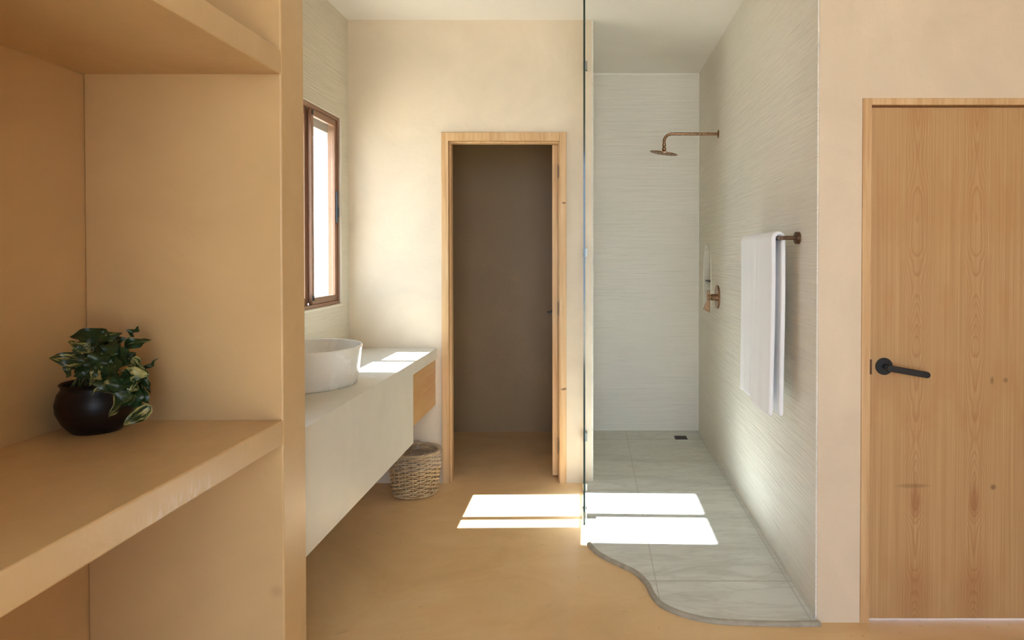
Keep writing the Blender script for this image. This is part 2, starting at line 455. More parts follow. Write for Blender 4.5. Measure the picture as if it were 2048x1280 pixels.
# rear wall with a wide opening to the terrace
b = new()
box(b, -1.583, -0.55, -2.15, -2.0, 0, ZC); box(b, 1.35, 2.6, -2.15, -2.0, 0, ZC); box(b, -0.55, 1.35, -2.15, -2.0, 2.9, ZC)
struct('wall_rear', b, M_PANEL, 'brown rear wall with a wide terrace opening', 'wall')

# ------------------------------------------------------------ window_1: brown sliding window
win = struct_empty('window_1', 'brown framed sliding window above the vanity', 'window', (XL - 0.03, (WY0 + WY1) / 2, WZ0))
xf0, xf1 = -1.662, XL - 0.012
def rect_frame(x0, x1, y0, y1, z0, z1, t, tz=None):
    tz = tz or t; b = new()
    box(b, x0, x1, y0, y0 + t, z0, z1); box(b, x0, x1, y1 - t, y1, z0, z1)
    box(b, x0, x1, y0 + t, y1 - t, z0, z0 + tz); box(b, x0, x1, y0 + t, y1 - t, z1 - tz, z1); return b
obj('window_frame', rect_frame(xf0, xf1, WY0 + 0.002, WY1 - 0.002, WZ0 + 0.002, WZ1 - 0.002, 0.022, 0.02), M_ALU, win, bevel=0.002)
ym = 3.925
s1 = obj('window_sash', rect_frame(-1.625, -1.603, 3.930, WY1 - 0.024, WZ0 + 0.022, WZ1 - 0.022, 0.032, 0.04), M_ALU, win, bevel=0.003)
b = new(); box(b, -1.653, -1.6245, 3.9375, 3.962, WZ0 + 0.03, WZ1 - 0.03); obj('interlock_strip', b, M_ALU, s1, bevel=0.001)
s2 = obj('window_sash', rect_frame(-1.652, -1.630, WY0 + 0.024, 3.936, WZ0 + 0.022, WZ1 - 0.022, 0.036, 0.04), M_ALU, win, bevel=0.003)
b = new(); box(b, -1.617, -1.611, 3.960, WY1 - 0.055, WZ0 + 0.06, WZ1 - 0.06); obj('pane', b, M_PANE, s1)
b = new(); box(b, -1.644, -1.638, WY0 + 0.06, 3.902, WZ0 + 0.06, WZ1 - 0.06); obj('pane', b, M_PANE, s2)
b = new(); box(b, -1.603, -1.590, WY1 - 0.050, WY1 - 0.034, 1.70, 1.90); box(b, -1.592, -1.584, WY1 - 0.047, WY1 - 0.037, 1.74, 1.80)
obj('latch', b, M_BLACK, s1, bevel=0.003)
b = new()
for z in (WZ0 + 0.045, WZ1 - 0.06): box(b, -1.606, -1.598, 3.933, 3.951, z, z + 0.03)
obj('corner_block', b, M_BLACK, s1, bevel=0.002)
# slim cream reveal round the window
b = rect_frame(XL - 0.012, XL - 0.001, WY0 - 0.004, WY1 + 0.004, WZ0 - 0.004, WZ1 + 0.004, 0.006)
box(b, XL - 0.06, XL + 0.004, WY0 - 0.006, WY1 + 0.006, WZ0 - 0.010, WZ0 - 0.002)
struct('trim_4', b, simple('pale_window_reveal', (0.78, 0.72, 0.60), 0.6), 'pale reveal and sill round the window', 'trim', bevel=0.002)

# ------------------------------------------------------------ door_1: light oak door at the right
d1 = struct_empty('door_1', 'closed light wooden door with a black lever handle', 'door', (1.53, YN + 0.03, 0.0))
b = new()
t = 0.036
box(b, LX0, LX0 + t, YN - 0.008, YN + 0.12, 0.0, LZ); box(b, LX1 - t, LX1, YN - 0.008, YN + 0.12, 0.0, LZ); box(b, LX0 + t, LX1 - t, YN - 0.008, YN + 0.12, LZ - 0.027, LZ)
box(b, LX0 + t, LX0 + t + 0.014, YN + 0.055, YN + 0.12, 0.0, LZ - 0.027); box(b, LX1 - t - 0.014, LX1 - t, YN + 0.055, YN + 0.12, 0.0, LZ - 0.027); box(b, LX0 + t + 0.014, LX1 - t - 0.014, YN + 0.055, YN + 0.12, LZ - 0.041, LZ - 0.027)
obj('door_frame', b, M_PINE, d1, bevel=0.002)
b = new(); box(b, LX0 + t + 0.006, LX1 - t - 0.005, YN + 0.010, YN + 0.050, 0.011, LZ - 0.034)
lf = obj('door_leaf', b, M_VENEER, d1, bevel=0.0015)
hx, hz = 1.194, 1.047
yf = YN + 0.010
b = new(); lathe(b, [(0.030, 0.0), (0.0345, -0.002), (0.0345, -0.009), (0.032, -0.011)], (hx, yf, hz), 40, axis='Y')
hd = obj('door_handle', b, M_BLACK, lf, smooth=True)
b = new()
tube(b, [(hx, yf - 0.009, hz), (hx, yf - 0.03, hz), (hx, yf - 0.044, hz)], 0.0115, 20)
pts = []
for i in range(15):
    s = i / 14; pts.append((hx - 0.012 + s * 0.182, yf - 0.052, hz - 0.001 - s * 0.030))
b2 = new()
# flat rounded lever bar
def stadium_bar(bm, p0, p1, w, th):
    p0, p1 = Vector(p0), Vector(p1); d = (p1 - p0).normalized(); n = Vector((0, 1, 0)); u = d.cross(n).normalized()
    ring = []
    for i in range(13): a = -PI/2 + PI * i / 12; ring.append(p1 + d * math.cos(a) * w + u * math.sin(a) * w)
    for i in range(13): a = PI/2 + PI * i / 12; ring.append(p0 + d * math.cos(a) * w + u * math.sin(a) * w)
    f = [bm.verts.new(p - n * th / 2) for p in ring]; g = [bm.verts.new(p + n * th / 2) for p in ring]
    bm.faces.new(f); bm.faces.new(list(reversed(g)))
    for i in range(len(ring)): j = (i + 1) % len(ring); bm.faces.new((f[i], f[j], g[j], g[i]))
stadium_bar(b, (hx + 0.004, yf - 0.050, hz - 0.001), (hx + 0.152, yf - 0.050, hz - 0.027), 0.0125, 0.014)
obj('lever', b, M_BLACK, lf, smooth=True, angle=40, bevel=0.002)
b = new(); box(b, LX0 + t - 0.0035, LX0 + t + 0.0045, YN - 0.0105, YN + 0.03, hz - 0.03, hz + 0.03)
obj('strike_plate', b, M_BRONZE_D, d1, bevel=0.001)

# ------------------------------------------------------------ door_2: open door of the dark room
d2 = struct_empty('door_2', 'open wooden doorway into the dark room', 'door', (-0.565, YB, 0.0))
fw = 0.045
b = new()
box(b, DX0, DX0 + fw, YB - 0.014, YB + 0.13, 0.0, DZ); box(b, DX1 - fw, DX1, YB - 0.014, YB + 0.13, 0.0, DZ); box(b, DX0 + fw, DX1 - fw, YB - 0.014, YB + 0.13, DZ - 0.055, DZ)
box(b, DX0 + fw, DX0 + fw + 0.010, YB + 0.03, YB + 0.09, 0, DZ - 0.055); box(b, DX1 - fw - 0.010, DX1 - fw, YB + 0.03, YB + 0.09, 0, DZ - 0.055); box(b, DX0 + fw + 0.01, DX1 - fw - 0.01, YB + 0.03, YB + 0.09, DZ - 0.065, DZ - 0.055)
obj('door_frame', b, M_PINE, d2, bevel=0.0025)
b = new(); box(b, -0.256, -0.218, YB + 0.098, YB + 0.098 + 0.70, 0.02, 2.235)
lf2 = obj('door_leaf', b, pine('pine_door_leaf'), d2, bevel=0.002)
for z in (2.052, 1.147, 0.232):
    b = new(); box(b, -0.2195, -0.208, YB + 0.094, YB + 0.099, z - 0.042, z + 0.042); tube(b, [(-0.214, YB + 0.092, z - 0.043), (-0.214, YB + 0.092, z + 0.043)], 0.0055, 10)
    box(b, -0.2155, -0.2125, YB - 0.0, YB + 0.094, z - 0.042, z + 0.042)
    obj('hinge', b, M_BLACK, d2)
b = new(); yh = YB + 0.098 + 0.64
lathe(b, [(0.027, 0.0), (0.027, -0.008), (0.024, -0.010)], (-0.256, yh, 1.07), 32, axis='X')
tube(b, [(-0.264, yh, 1.07), (-0.305, yh, 1.07)], 0.009, 12); tube(b, [(-0.300, yh + 0.01, 1.07), (-0.300, yh - 0.12, 1.07)], 0.010, 12)
tube(b, [(-0.305, yh, 1.066), (-0.330, yh, 1.064)], 0.006, 10)
obj('door_handle', b, M_BLACK, lf2, smooth=True, angle=40)

# ------------------------------------------------------------ built-in shelf unit
su = thing('shelf_unit', 'built-in beige plaster shelf unit at the left, holding the potted plant', 'shelves', (XL, 1.1, 0))
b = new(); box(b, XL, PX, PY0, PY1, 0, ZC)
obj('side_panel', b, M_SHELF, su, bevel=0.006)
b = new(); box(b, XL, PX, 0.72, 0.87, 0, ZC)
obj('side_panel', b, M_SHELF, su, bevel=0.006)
def pale_streaks(k, c):
    X, Y, Z = k.xyz()
    n = k.noise(k.mapping((30, 30, 9)), 2.0, 5, 0.6, 1.0)
    m = k.math('MULTIPLY', k.near((PX, 1.62, 0.915), 0.30, 0.9, (1, 1, 5.0)), k.ramp(n, [(0.45, (0, 0, 0)), (0.62, (1, 1, 1))]))  # lighter streaks in one patch along the shelf's front edge
    return k.mix(k.math('MULTIPLY', m, 0.24), c, (0.80, 0.74, 0.64))
M_SHELF_B = plaster('shelf_plaster_pale_edge', (0.60, 0.395, 0.185), rough=0.34, spec=0.5, bump=0.10, patch=pale_streaks)  # same shade-darkened base as the shelf plaster, plus the pale streaks
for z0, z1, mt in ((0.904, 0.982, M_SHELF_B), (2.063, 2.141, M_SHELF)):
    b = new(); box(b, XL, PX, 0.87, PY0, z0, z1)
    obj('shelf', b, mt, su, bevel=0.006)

# ------------------------------------------------------------ vanity
VX, VZ = -1.007, 0.890
va = thing('vanity', 'floating cream cement vanity counter under the window, carrying the basin', 'vanity', (XL + 0.3, 3.4, 0.43))
b = new(); box(b, XL + 0.001, VX, PY1 + 0.001, YB - 0.001, VZ - 0.070, VZ)
obj('countertop', b, M_VANITY, va)
b = new(); box(b, VX - 0.05, VX, PY1 + 0.001, 3.866, 0.431, VZ - 0.070); box(b, XL + 0.001, VX - 0.05, 3.80, 3.866, 0.431, VZ - 0.070)
obj('front_panel', b, M_VANITY, va)
b = new(); box(b, VX - 0.030, VX - 0.010, 3.870, YB - 0.002, 0.516, VZ - 0.072)
dr = obj('drawer', b, M_DRAWER, va, bevel=0.0015)
b = new(); box(b, XL + 0.1, VX - 0.030, 3.872, YB - 0.004, 0.520, VZ - 0.10)
obj('drawer_box', b, M_DRAWER, va)

# ------------------------------------------------------------ basin
bx, by = -1.335, 3.215
tw = 0.010
prof = [(0.0, 0.0), (0.88, 0.0), (0.90, 0.004), (0.915, 0.02), (0.955, 0.09), (0.985, 0.160), (1.0, 0.172), (1.0, 0.179), (0.985, 0.182), (0.965, 0.181), (0.95, 0.172),
        (0.92, 0.10), (0.86, 0.045), (0.70, 0.025), (0.35, 0.016), (0.09, 0.013), (0.08, 0.010), (0.0, 0.010)]
b = new(); prof = [(max(r, 0.001), h) for r, h in prof]
lathe(b, prof, (0, 0, 0), 96, 0.243, 0.280)
bmesh.ops.translate(b, verts=b.verts, vec=(bx, by, VZ))
ba = thing('washbasin', 'white oval vessel basin standing on the cream counter', 'basin', (bx, by, VZ))
bb = obj('bowl', b, M_CERAMIC, ba, smooth=True, angle=50)
b = new(); lathe(b, [(0.001, 0.0), (0.030, 0.0), (0.032, 0.003), (0.028, 0.006), (0.001, 0.007)], (bx, by, VZ + 0.011), 32)
obj('drain_cap', b, M_BRONZE, bb, smooth=True)

# ------------------------------------------------------------ shower tray and its wavy edge
curve = [(-0.030, 3.70), (-0.022, 3.60), (-0.006, 3.51), (0.035, 3.405), (0.093, 3.325), (0.160, 3.252), (0.216, 3.185), (0.258, 3.08), (0.275, 2.98), (0.305, 2.895), (0.364, 2.832), (0.431, 2.790), (0.515, 2.763), (0.644, 2.750), (0.788, 2.744), (0.912, 2.744)]
def catmull(P, n=10):
    P = [Vector(p) for p in P]; out = []
    for i in range(len(P) - 1):
        p0 = P[max(i-1, 0)]; p1 = P[i]; p2 = P[i+1]; p3 = P[min(i+2, len(P)-1)]
        for k in range(n):
            t = k / n
            out.append(0.5 * ((2*p1) + (-p0+p2)*t + (2*p0-5*p1+4*p2-p3)*t*t + (-p0+3*p1-3*p2+p3)*t*t*t))
    out.append(P[-1]); return out
cv = catmull(curve)
TH = 0.012
poly = [(p.x, p.y) for p in cv] + [(XR, 2.744), (XR, YS), (0.010, YS), (0.010, YB), (-0.030, YB)]
b = new()
top = [b.verts.new((x, y, TH)) for x, y in poly]; bot = [b.verts.new((x, y, 0.0005)) for x, y in poly]
for t3 in geometry.tessellate_polygon([[Vector((x, y, 0)) for x, y in poly]]): b.faces.new([top[i] for i in t3])
for i in range(len(poly)): j = (i + 1) % len(poly); b.faces.new((top[i], top[j], bot[j], bot[i]))
sf = struct('floor_shower', b, M_STONE, 'grey stone tiled shower floor with a wavy front', 'floor')
b = new()
cp = [Vector((p.x, p.y, 0.0035)) for p in cv]
tube(b, cp + [Vector((0.93, 2.744, 0.0035))], 0.0135, 12)
struct('trim_5', b, M_CURB, 'rounded grey cement edge of the shower floor', 'trim', smooth=True)

dx, dy = 0.734, 5.535
dn = thing('floor_drain', 'small dark square drain in the shower floor', 'drain', (dx, dy, TH))
b = rect_frame(0, 0.004, -0.05, 0.05, -0.05, 0.05, 0.008)
for v in b.verts: v.co = Vector((v.co.y + dx, v.co.z + dy, TH + v.co.x))
obj('drain_frame', b, M_DRAIN, dn, bevel=0.001)
b = new()
for i in range(8): box(b, dx - 0.042, dx + 0.042, dy - 0.042 + i * 0.0108, dy - 0.042 + i * 0.0108 + 0.007, TH + 0.0002, TH + 0.0025)
obj('drain_grate', b, M_DRAIN, dn)

# ------------------------------------------------------------ glass screen
GX = -0.034
gs = thing('shower_screen', 'tall clear glass screen beside the shower, fixed with small clamps', 'glass screen', (GX, 4.1, 0))
b = new(); box(b, GX - 0.005, GX + 0.005, 3.74, YB - 0.003, 0.014, ZC - 0.004)
obj('glass_panel', b, M_GLASS, gs)
b = new(); box(b, GX - 0.0052, GX + 0.0052, 3.7345, 3.7405, 0.014, ZC - 0.004)
obj('glass_edge', b, M_EDGE, gs)['label'] = 'dark green polished glass edge'
for z in (2.725, 1.515, 0.315):
    b = new(); box(b, GX + 0.0055, GX + 0.0135, YB - 0.050, YB - 0.001, z - 0.028, z + 0.028); box(b, GX - 0.0135, GX - 0.0055, YB - 0.050, YB - 0.001, z - 0.028, z + 0.028)
    obj('wall_clamp', b, M_CHROME, gs, bevel=0.0015)
for y in (4.30, 3.86):
    b = new(); box(b, GX + 0.0055, GX + 0.0135, y - 0.028, y + 0.028, TH, 0.062); box(b, GX - 0.0135, GX - 0.0055, y - 0.028, y + 0.028, TH, 0.062)
    obj('floor_clamp', b, M_CHROME, gs, bevel=0.0015)

# ------------------------------------------------------------ shower head
ay, az = 4.907, 2.368
sh = thing('wall_shower', 'bronze rain shower head on a bent arm from the ribbed wall', 'shower head', (XR, ay, az))
b = new(); lathe(b, [(0.001, 0.0), (0.030, 0.0), (0.030, -0.004), (0.026, -0.007), (0.013, -0.009), (0.001, -0.009)], (XR, ay, az), 40, axis='X')
obj('wall_flange', b, M_BRONZE, sh, smooth=True)
hxp = 0.528; R = 0.055
pts = [(XR - 0.005, ay, az), (XR - 0.15, ay, az), (hxp + R + 0.06, ay, az)]
for i in range(13):
    a = PI/2 * i / 12; pts.append((hxp + R - R * math.sin(a), ay, az - R + R * math.cos(a)))
pts.append((hxp, ay, az - 0.085))
b = new(); tube(b, pts, 0.0105, 20)
obj('arm', b, M_BRONZE, sh, smooth=True, angle=60)
b = new()
lathe(b, [(0.001, 0.03), (0.0125, 0.03), (0.0125, 0.012), (0.010, 0.008), (0.014, 0.0), (0.016, -0.010), (0.013, -0.020), (0.011, -0.024), (0.020, -0.028), (0.022, -0.034), (0.001, -0.034)], (hxp, ay, az - 0.100), 28)
obj('swivel_joint', b, M_BRONZE, sh, smooth=True)
b = new()
lathe(b, [(0.001, 0.006), (0.025, 0.006), (0.094, 0.004), (0.100, 0.001), (0.100, -0.004), (0.096, -0.006), (0.001, -0.006)], (0, 0, 0), 64)
b2 = new()
for rr in (0.02, 0.04, 0.06, 0.08):
    n = int(rr / 0.02) * 7
    for k in range(n):
        a = 2*PI*k/n; lathe(b2, [(0.0028, -0.0055), (0.002, -0.009)], (rr*math.cos(a), rr*math.sin(a), 0), 6)
m = Matrix.Rotation(math.radians(8.3), 4, 'Y') @ Matrix.Rotation(math.radians(4.0), 4, 'X')
for q_ in (b, b2): bmesh.ops.transform(q_, matrix=Matrix.Translation((hxp - 0.002, ay, az - 0.137)) @ m, verts=q_.verts)
sp_ = obj('spray_plate', b, M_BRONZE, sh, smooth=True, angle=40)
obj('nozzles', b2, M_BRONZE_D, sp_)

# ------------------------------------------------------------ shower valve
vy, vz = 4.91, 1.198
vv = thing('shower_valve', 'round bronze shower mixer plate with a lever below the arched recess', 'shower valve', (XR, vy, vz))
b = new(); lathe(b, [(0.001, 0.0), (0.085, 0.0), (0.085, -0.009), (0.083, -0.011), (0.001, -0.011)], (XR, vy, vz), 64, axis='X')
obj('wall_plate', b, M_BRONZE, vv, smooth=True, angle=40)
b = new(); lathe(b, [(0.001, -0.009), (0.024, -0.009), (0.024, -0.046), (0.020, -0.050), (0.020, -0.078), (0.001, -0.080)], (XR, vy, vz - 0.002), 32, axis='X')
vb = obj('valve_body', b, M_BRONZE, vv, smooth=True, angle=40)
b = new()
tri = [(0.842, 1.246), (0.858, 1.236), (0.858, 1.085), (0.812, 1.108), (0.838, 1.170)]
f = [b.verts.new((x, vy - 0.014, z)) for x, z in tri]; g = [b.verts.new((x, vy + 0.014, z)) for x, z in tri]
b.faces.new(f); b.faces.new(list(reversed(g)))
for i in range(len(tri)): j = (i + 1) % len(tri); b.faces.new((f[i], f[j], g[j], g[i]))
obj('lever', b, M_BRONZE, vb, bevel=0.003)
# small black soap ledge in the recess
b = new(); box(b, XR + 0.012, XR + 0.088, 5.36, 5.524, 1.288, 1.297)
tag(obj('soap_shelf', b, M_BLACK, bevel=0.002), 'thin black ledge inside the arched recess', 'shelf')

# ------------------------------------------------------------ towel bar and towel
ty, tz, tx = 3.005, 1.575, 0.838
tb = thing('towel_bar', 'dark bronze towel bar with round wall flange, under the white towel', 'towel rail', (XR, ty, tz))
for y in (ty, 3.640):
    b = new(); lathe(b, [(0.001, 0.0), (0.027, 0.0), (0.027, -0.016), (0.025, -0.018), (0.001, -0.018)], (XR, y, tz), 40, axis='X')
    obj('wall_flange', b, M_BRONZE_D, tb, smooth=True, angle=40)
    b = new(); tube(b, [(XR - 0.017, y, tz), (tx - 0.0095, y, tz)], 0.0085, 18)
    obj('post', b, M_BRONZE_D, tb, smooth=True, angle=40)
b = new(); tube(b, [(tx, ty - 0.008, tz), (tx, 3.650, tz)], 0.0095, 20)
obj('rail', b, M_BRONZE_D, tb, smooth=True, angle=40)

def towel_mesh():
    b = new(); ny, path = 46, []
    x0, x1 = 0.794, 0.846
    N = 34
    def cl(s):  # centre line, s in 0..1
        L1, L2 = 0.780, 0.06; tot = 2 * L1 + L2; d = s * tot
        r = 0.0215
        if d < L1:
            t = d / L1; return Vector((x0 + (tx - r - x0) * t ** 0.7, 0, 0.785 + (tz - 0.785) * t)), t
        if d < L1 + L2:
            a = PI * (d - L1) / L2; return Vector((tx - r * math.cos(a), 0, tz + r * math.sin(a))), 1
        t = 1 - (d - L1 - L2) / L1; return Vector((x1 + (tx + r - x1) * t ** 0.7, 0, 0.778 + (tz - 0.778) * t)), t
    svals = [i / 40 * 0.46 for i in range(41)] + [0.46 + i / 14 * 0.08 for i in range(1, 14)] + [0.54 + i / 40 * 0.46 for i in range(41)]
    rows = []
    Y0, Y1 = 3.035, 3.665
    for s in svals:
        p, t = cl(s); row = []
        for j in range(ny + 1):
            v = j / ny; y = Y0 + (Y1 - Y0) * v
            low = 1 - t
            side = -1 if s < 0.5 else 1
            off = 0.010 * math.sin(v * 9 + 0.8) * low + 0.005 * math.sin(v * 21 + 2 + side) * low
            if side < 0:
                off += 0.012 * math.exp(-((v - 0.46 - 0.03 * low) / 0.035) ** 2) * (0.35 + low) # fold groove
            yy = y - 0.085 * low * v + 0.004 * math.sin(t * 7)
            zz = p.z + (0.018 * (0.5 if v > 0.5 else -0.4) * low * low if side < 0 else 0)
            row.append(b.verts.new((p.x + off * 0.8, yy, zz)))
        rows.append(row)
    for r0, r1 in zip(rows, rows[1:]):
        for j in range(ny): b.faces.new((r0[j], r0[j+1], r1[j+1], r1[j]))
    return b
k = NT('white_terry_cloth')
tn = k.noise(k.pos, 420, 2, 0.6); tn2 = k.noise(k.pos, 60, 3, 0.6)
k.col(k.mix(k.math('MULTIPLY', tn, 0.4), (0.92, 0.93, 0.95), (0.88, 0.885, 0.91))); k.set(rough=0.95, spec=0.1)
k.b.inputs['Sheen Weight'].default_value = 0.3
k.bump(k.math('ADD', tn, k.math('MULTIPLY', tn2, 0.6)), 0.5, 0.003)
M_TOWEL = k.m
b = towel_mesh()
tw_o = obj('towel', b, M_TOWEL, smooth=True, angle=180)
sm = tw_o.modifiers.new('thick', 'SOLIDIFY'); sm.thickness = 0.021; sm.offset = 0
ss = tw_o.modifiers.new('round', 'SUBSURF'); ss.levels = 1; ss.render_levels = 1
tag(tw_o, 'white folded bath towel hanging over the bronze towel bar', 'towel')

# ------------------------------------------------------------ wicker basket
kx, ky = -1.106, 4.287
wk = thing('waste_basket', 'round woven wicker waste basket on the floor under the drawer', 'basket', (kx, ky, 0))
def wicker(name, c0, c1):
    k = NT(name); n = k.noise(k.mapping((14, 14, 40)), 1.5, 4, 0.6)
    k.col(k.ramp(n, [(0.3, c0), (0.7, c1)])); k.set(rough=0.55, spec=0.35); k.bump(k.noise(k.pos, 260, 2), 0.2, 0.002); return k.m
M_WICK = wicker('pale_willow', (0.40, 0.25, 0.11), (0.70, 0.52, 0.29))
NS = 20
def rad(z): t = z / 0.262; return 0.130 + 0.020 * math.sin(min(t, 1) * PI * 0.55) ** 1.0
b = new()
for r in range(20):
    z = 0.013 + r * 0.0125
    pts = []
    nseg = NS * 5
    for i in range(nseg):
        a = 2*PI*i/nseg
        w_ = math.sin(a * NS / 2 + (PI if r % 2 else 0))
        rr = rad(z) + 0.0085 * w_
        pts.append((kx + rr * math.cos(a), ky + rr * math.sin(a), z + 0.0012 * math.sin(a * 3 + r)))
    tube(b, pts, 0.0050, 6, closed=True)
obj('woven_wall', b, M_WICK, wk, smooth=True, angle=180)
b = new()
for i in range(NS):
    a = 2*PI*(i + 0.5)/NS
    tube(b, [(kx + rad(z) * math.cos(a), ky + rad(z) * math.sin(a), z) for z in (0.004, 0.06, 0.13, 0.2, 0.262)], 0.004, 6)
obj('stakes', b, M_WICK, wk, smooth=True, angle=180)
b = new()
for ph in (0, PI * 2 / 3, PI * 4 / 3):
    pts = []
    for i in range(180):
        a = 2*PI*i/180; q = a * 22 + ph
        rr = rad(0.262) + 0.0058 * math.cos(q); pts.append((kx + rr * math.cos(a), ky + rr * math.sin(a), 0.266 + 0.0058 * math.sin(q)))
    tube(b, pts, 0.0052, 6, closed=True)
obj('braided_rim', b, M_WICK, wk, smooth=True, angle=180)
b = new()
for ph in (0, PI):
    pts = []
    for i in range(150):
        a = 2*PI*i/150; q = a * 16 + ph
        rr = rad(0) + 0.005 * math.cos(q); pts.append((kx + rr * math.cos(a), ky + rr * math.sin(a), 0.0105 + 0.004 * math.sin(q)))
    tube(b, pts, 0.0055, 6, closed=True)
lathe(b, [(0.001, 0.006), (0.128, 0.006), (0.128, 0.014), (0.001, 0.014)], (kx, ky, 0), 40)
obj('base', b, M_WICK, wk, smooth=True, angle=60)
# clear plastic liner folded over the rim
m = bpy.data.materials.new('clear_plastic_film'); m.use_nodes = True; t = m.node_tree; t.nodes.clear()
o = t.nodes.new('ShaderNodeOutputMaterial'); lw = t.nodes.new('ShaderNodeLayerWeight'); lw.inputs[0].default_value = 0.3
tr = t.nodes.new('ShaderNodeBsdfTransparent'); tr.inputs[0].default_value = (0.93, 0.93, 0.92, 1)
pr = t.nodes.new('ShaderNodeBsdfPrincipled'); pr.inputs['Base Color'].default_value = (0.8, 0.8, 0.78, 1); pr.inputs['Roughness'].default_value = 0.18
ma = t.nodes.new('ShaderNodeMath'); ma.operation = 'MULTIPLY_ADD'; ma.inputs[1].default_value = 0.35; ma.inputs[2].default_value = 0.05
mx = t.nodes.new('ShaderNodeMixShader'); t.links.new(lw.outputs['Facing'], ma.inputs[0]); t.links.new(ma.outputs[0], mx.inputs[0])
t.links.new(tr.outputs[0], mx.inputs[1]); t.links.new(pr.outputs[0], mx.inputs[2]); t.links.new(mx.outputs[0], o.inputs[0])
M_FILM = m
rnd = random.Random(3)
amp = [(rnd.uniform(0.3, 1), rnd.uniform(0, 6.28), rnd.randint(5, 23)) for _ in range(9)]
def crump(a, h): return sum(A * math.sin(a * n + p + h * 30) for A, p, n in amp) / 5
b = new(); rows = []
prof = [(-0.021, 0.05), (-0.019, 0.12), (-0.018, 0.2), (-0.015, 0.262), (-0.008, 0.276), (0.002, 0.282), (0.013, 0.278), (0.0165, 0.262), (0.0165, 0.24), (0.0170, 0.215), (0.0175, 0.195), (0.018, 0.182)]
for i, (dr_, z) in enumerate(prof):
    row = []
    for k_ in range(160):
        a = 2*PI*k_/160; c = crump(a, z)
        zz = z + (0.008 * c if i >= 9 else 0.003 * c)
        rr = rad(min(z, 0.262)) + dr_ + 0.0022 * c * (1 if dr_ > 0 else -1.5)
        if i == 4 and -0.6 < a - 2.2 < 0.6: zz += 0.02
        row.append(b.verts.new((kx + rr * math.cos(a), ky + rr * math.sin(a), zz)))
    rows.append(row)
for r0, r1 in zip(rows, rows[1:]):
    for k_ in range(160): b.faces.new((r0[k_], r0[(k_+1) % 160], r1[(k_+1) % 160], r1[k_]))
# loose gathered corner of film standing across the opening
g0 = []
for i in range(9):
    u = i / 8
    row = []
    for j in range(6):
        v = j / 5
        p = Vector((kx - 0.02 + 0.05 * u + 0.012 * math.sin(v * 7 + u * 4), ky - 0.12 + 0.16 * u + 0.01 * math.sin(v * 9), 0.245 + 0.055 * math.sin(u * 2.2) * (0.3 + 0.7 * v)))
        row.append(b.verts.new(p))
    g0.append(row)
for r0, r1 in zip(g0, g0[1:]):
    for j in range(5): b.faces.new((r0[j], r0[j+1], r1[j+1], r1[j]))
tag(obj('plastic_bag', b, M_FILM, smooth=True, angle=180), 'clear plastic liner bag folded over the rim of the wicker basket', 'bag')

# ------------------------------------------------------------ potted plant
px_, py_, pz_ = -1.455, 2.005, 0.982
pp = thing('potted_plant', 'variegated trailing pothos in a dark glazed pot on the plaster shelf', 'plant', (px_, py_, pz_))
k = NT('dark_glazed_pot')
n = k.noise(k.mapping((6, 6, 60)), 1.5, 4, 0.6)
k.col(k.ramp(n, [(0.35, (0.005, 0.004, 0.003)), (0.65, (0.013, 0.007, 0.005))])); k.set(rough=0.42, spec=0.3); k.bump(n, 0.3, 0.003)  # dark brown glaze taken nearer black, niche shade included in the colour
b = new()
lathe(b, [(0.001, 0.0), (0.058, 0.0), (0.063, 0.004), (0.084, 0.028), (0.099, 0.062), (0.101, 0.088), (0.094, 0.116), (0.085, 0.130), (0.086, 0.138), (0.091, 0.143), (0.088, 0.146), (0.080, 0.142), (0.078, 0.125), (0.001, 0.12)], (px_, py_, pz_), 64)
obj('pot', b, k.m, pp, smooth=True, angle=60)
b = new(); lathe(b, [(0.001, 0.118), (0.079, 0.118), (0.079, 0.126), (0.04, 0.131), (0.001, 0.133)], (px_, py_, pz_), 32)
ks = NT('dark_soil'); ks.col(ks.ramp(ks.noise(ks.pos, 90, 4), [(0.3, (0.012, 0.008, 0.005)), (0.7, (0.05, 0.03, 0.018))])); ks.bump(ks.noise(ks.pos, 120, 3), 1.0, 0.01)
obj('soil', b, ks.m, pp, smooth=True)

k = NT('variegated_leaf')
at = k.n('ShaderNodeAttribute'); at.attribute_name = 'leafuv'
sx = k.n('ShaderNodeSeparateXYZ'); k.l(at.outputs['Vector'], sx.inputs[0])
mp = k.mapping((1, 1, 1), src=at.outputs['Vector'])
mp_n = k.n('ShaderNodeMapping'); mp_n.inputs['Scale'].default_value = (9, 2.2, 1); k.l(at.outputs['Vector'], mp_n.inputs['Vector'])
vn = k.noise(mp_n.outputs[0], 1.0, 3, 0.6, 0.4)
thr = k.math('ADD', vn, k.math('MULTIPLY', sx.outputs[2], 0.10))   # per-leaf shift packed in z fraction
mask = k.ramp(thr, [(0.60, (0, 0, 0)), (0.66, (1, 1, 1))])
gn = k.noise(mp_n.outputs[0], 2.0, 2, 0.5)
green = k.ramp(gn, [(0.3, (0.006, 0.018, 0.005)), (0.7, (0.020, 0.048, 0.012))])
k.col(k.mix(mask, green, (0.34, 0.31, 0.11))); k.set(rough=0.36, spec=0.45)  # green and cream both darkened, niche shade painted into the leaves
k.b.inputs['Subsurface Weight'].default_value = 0.0
M_LEAF = k.m

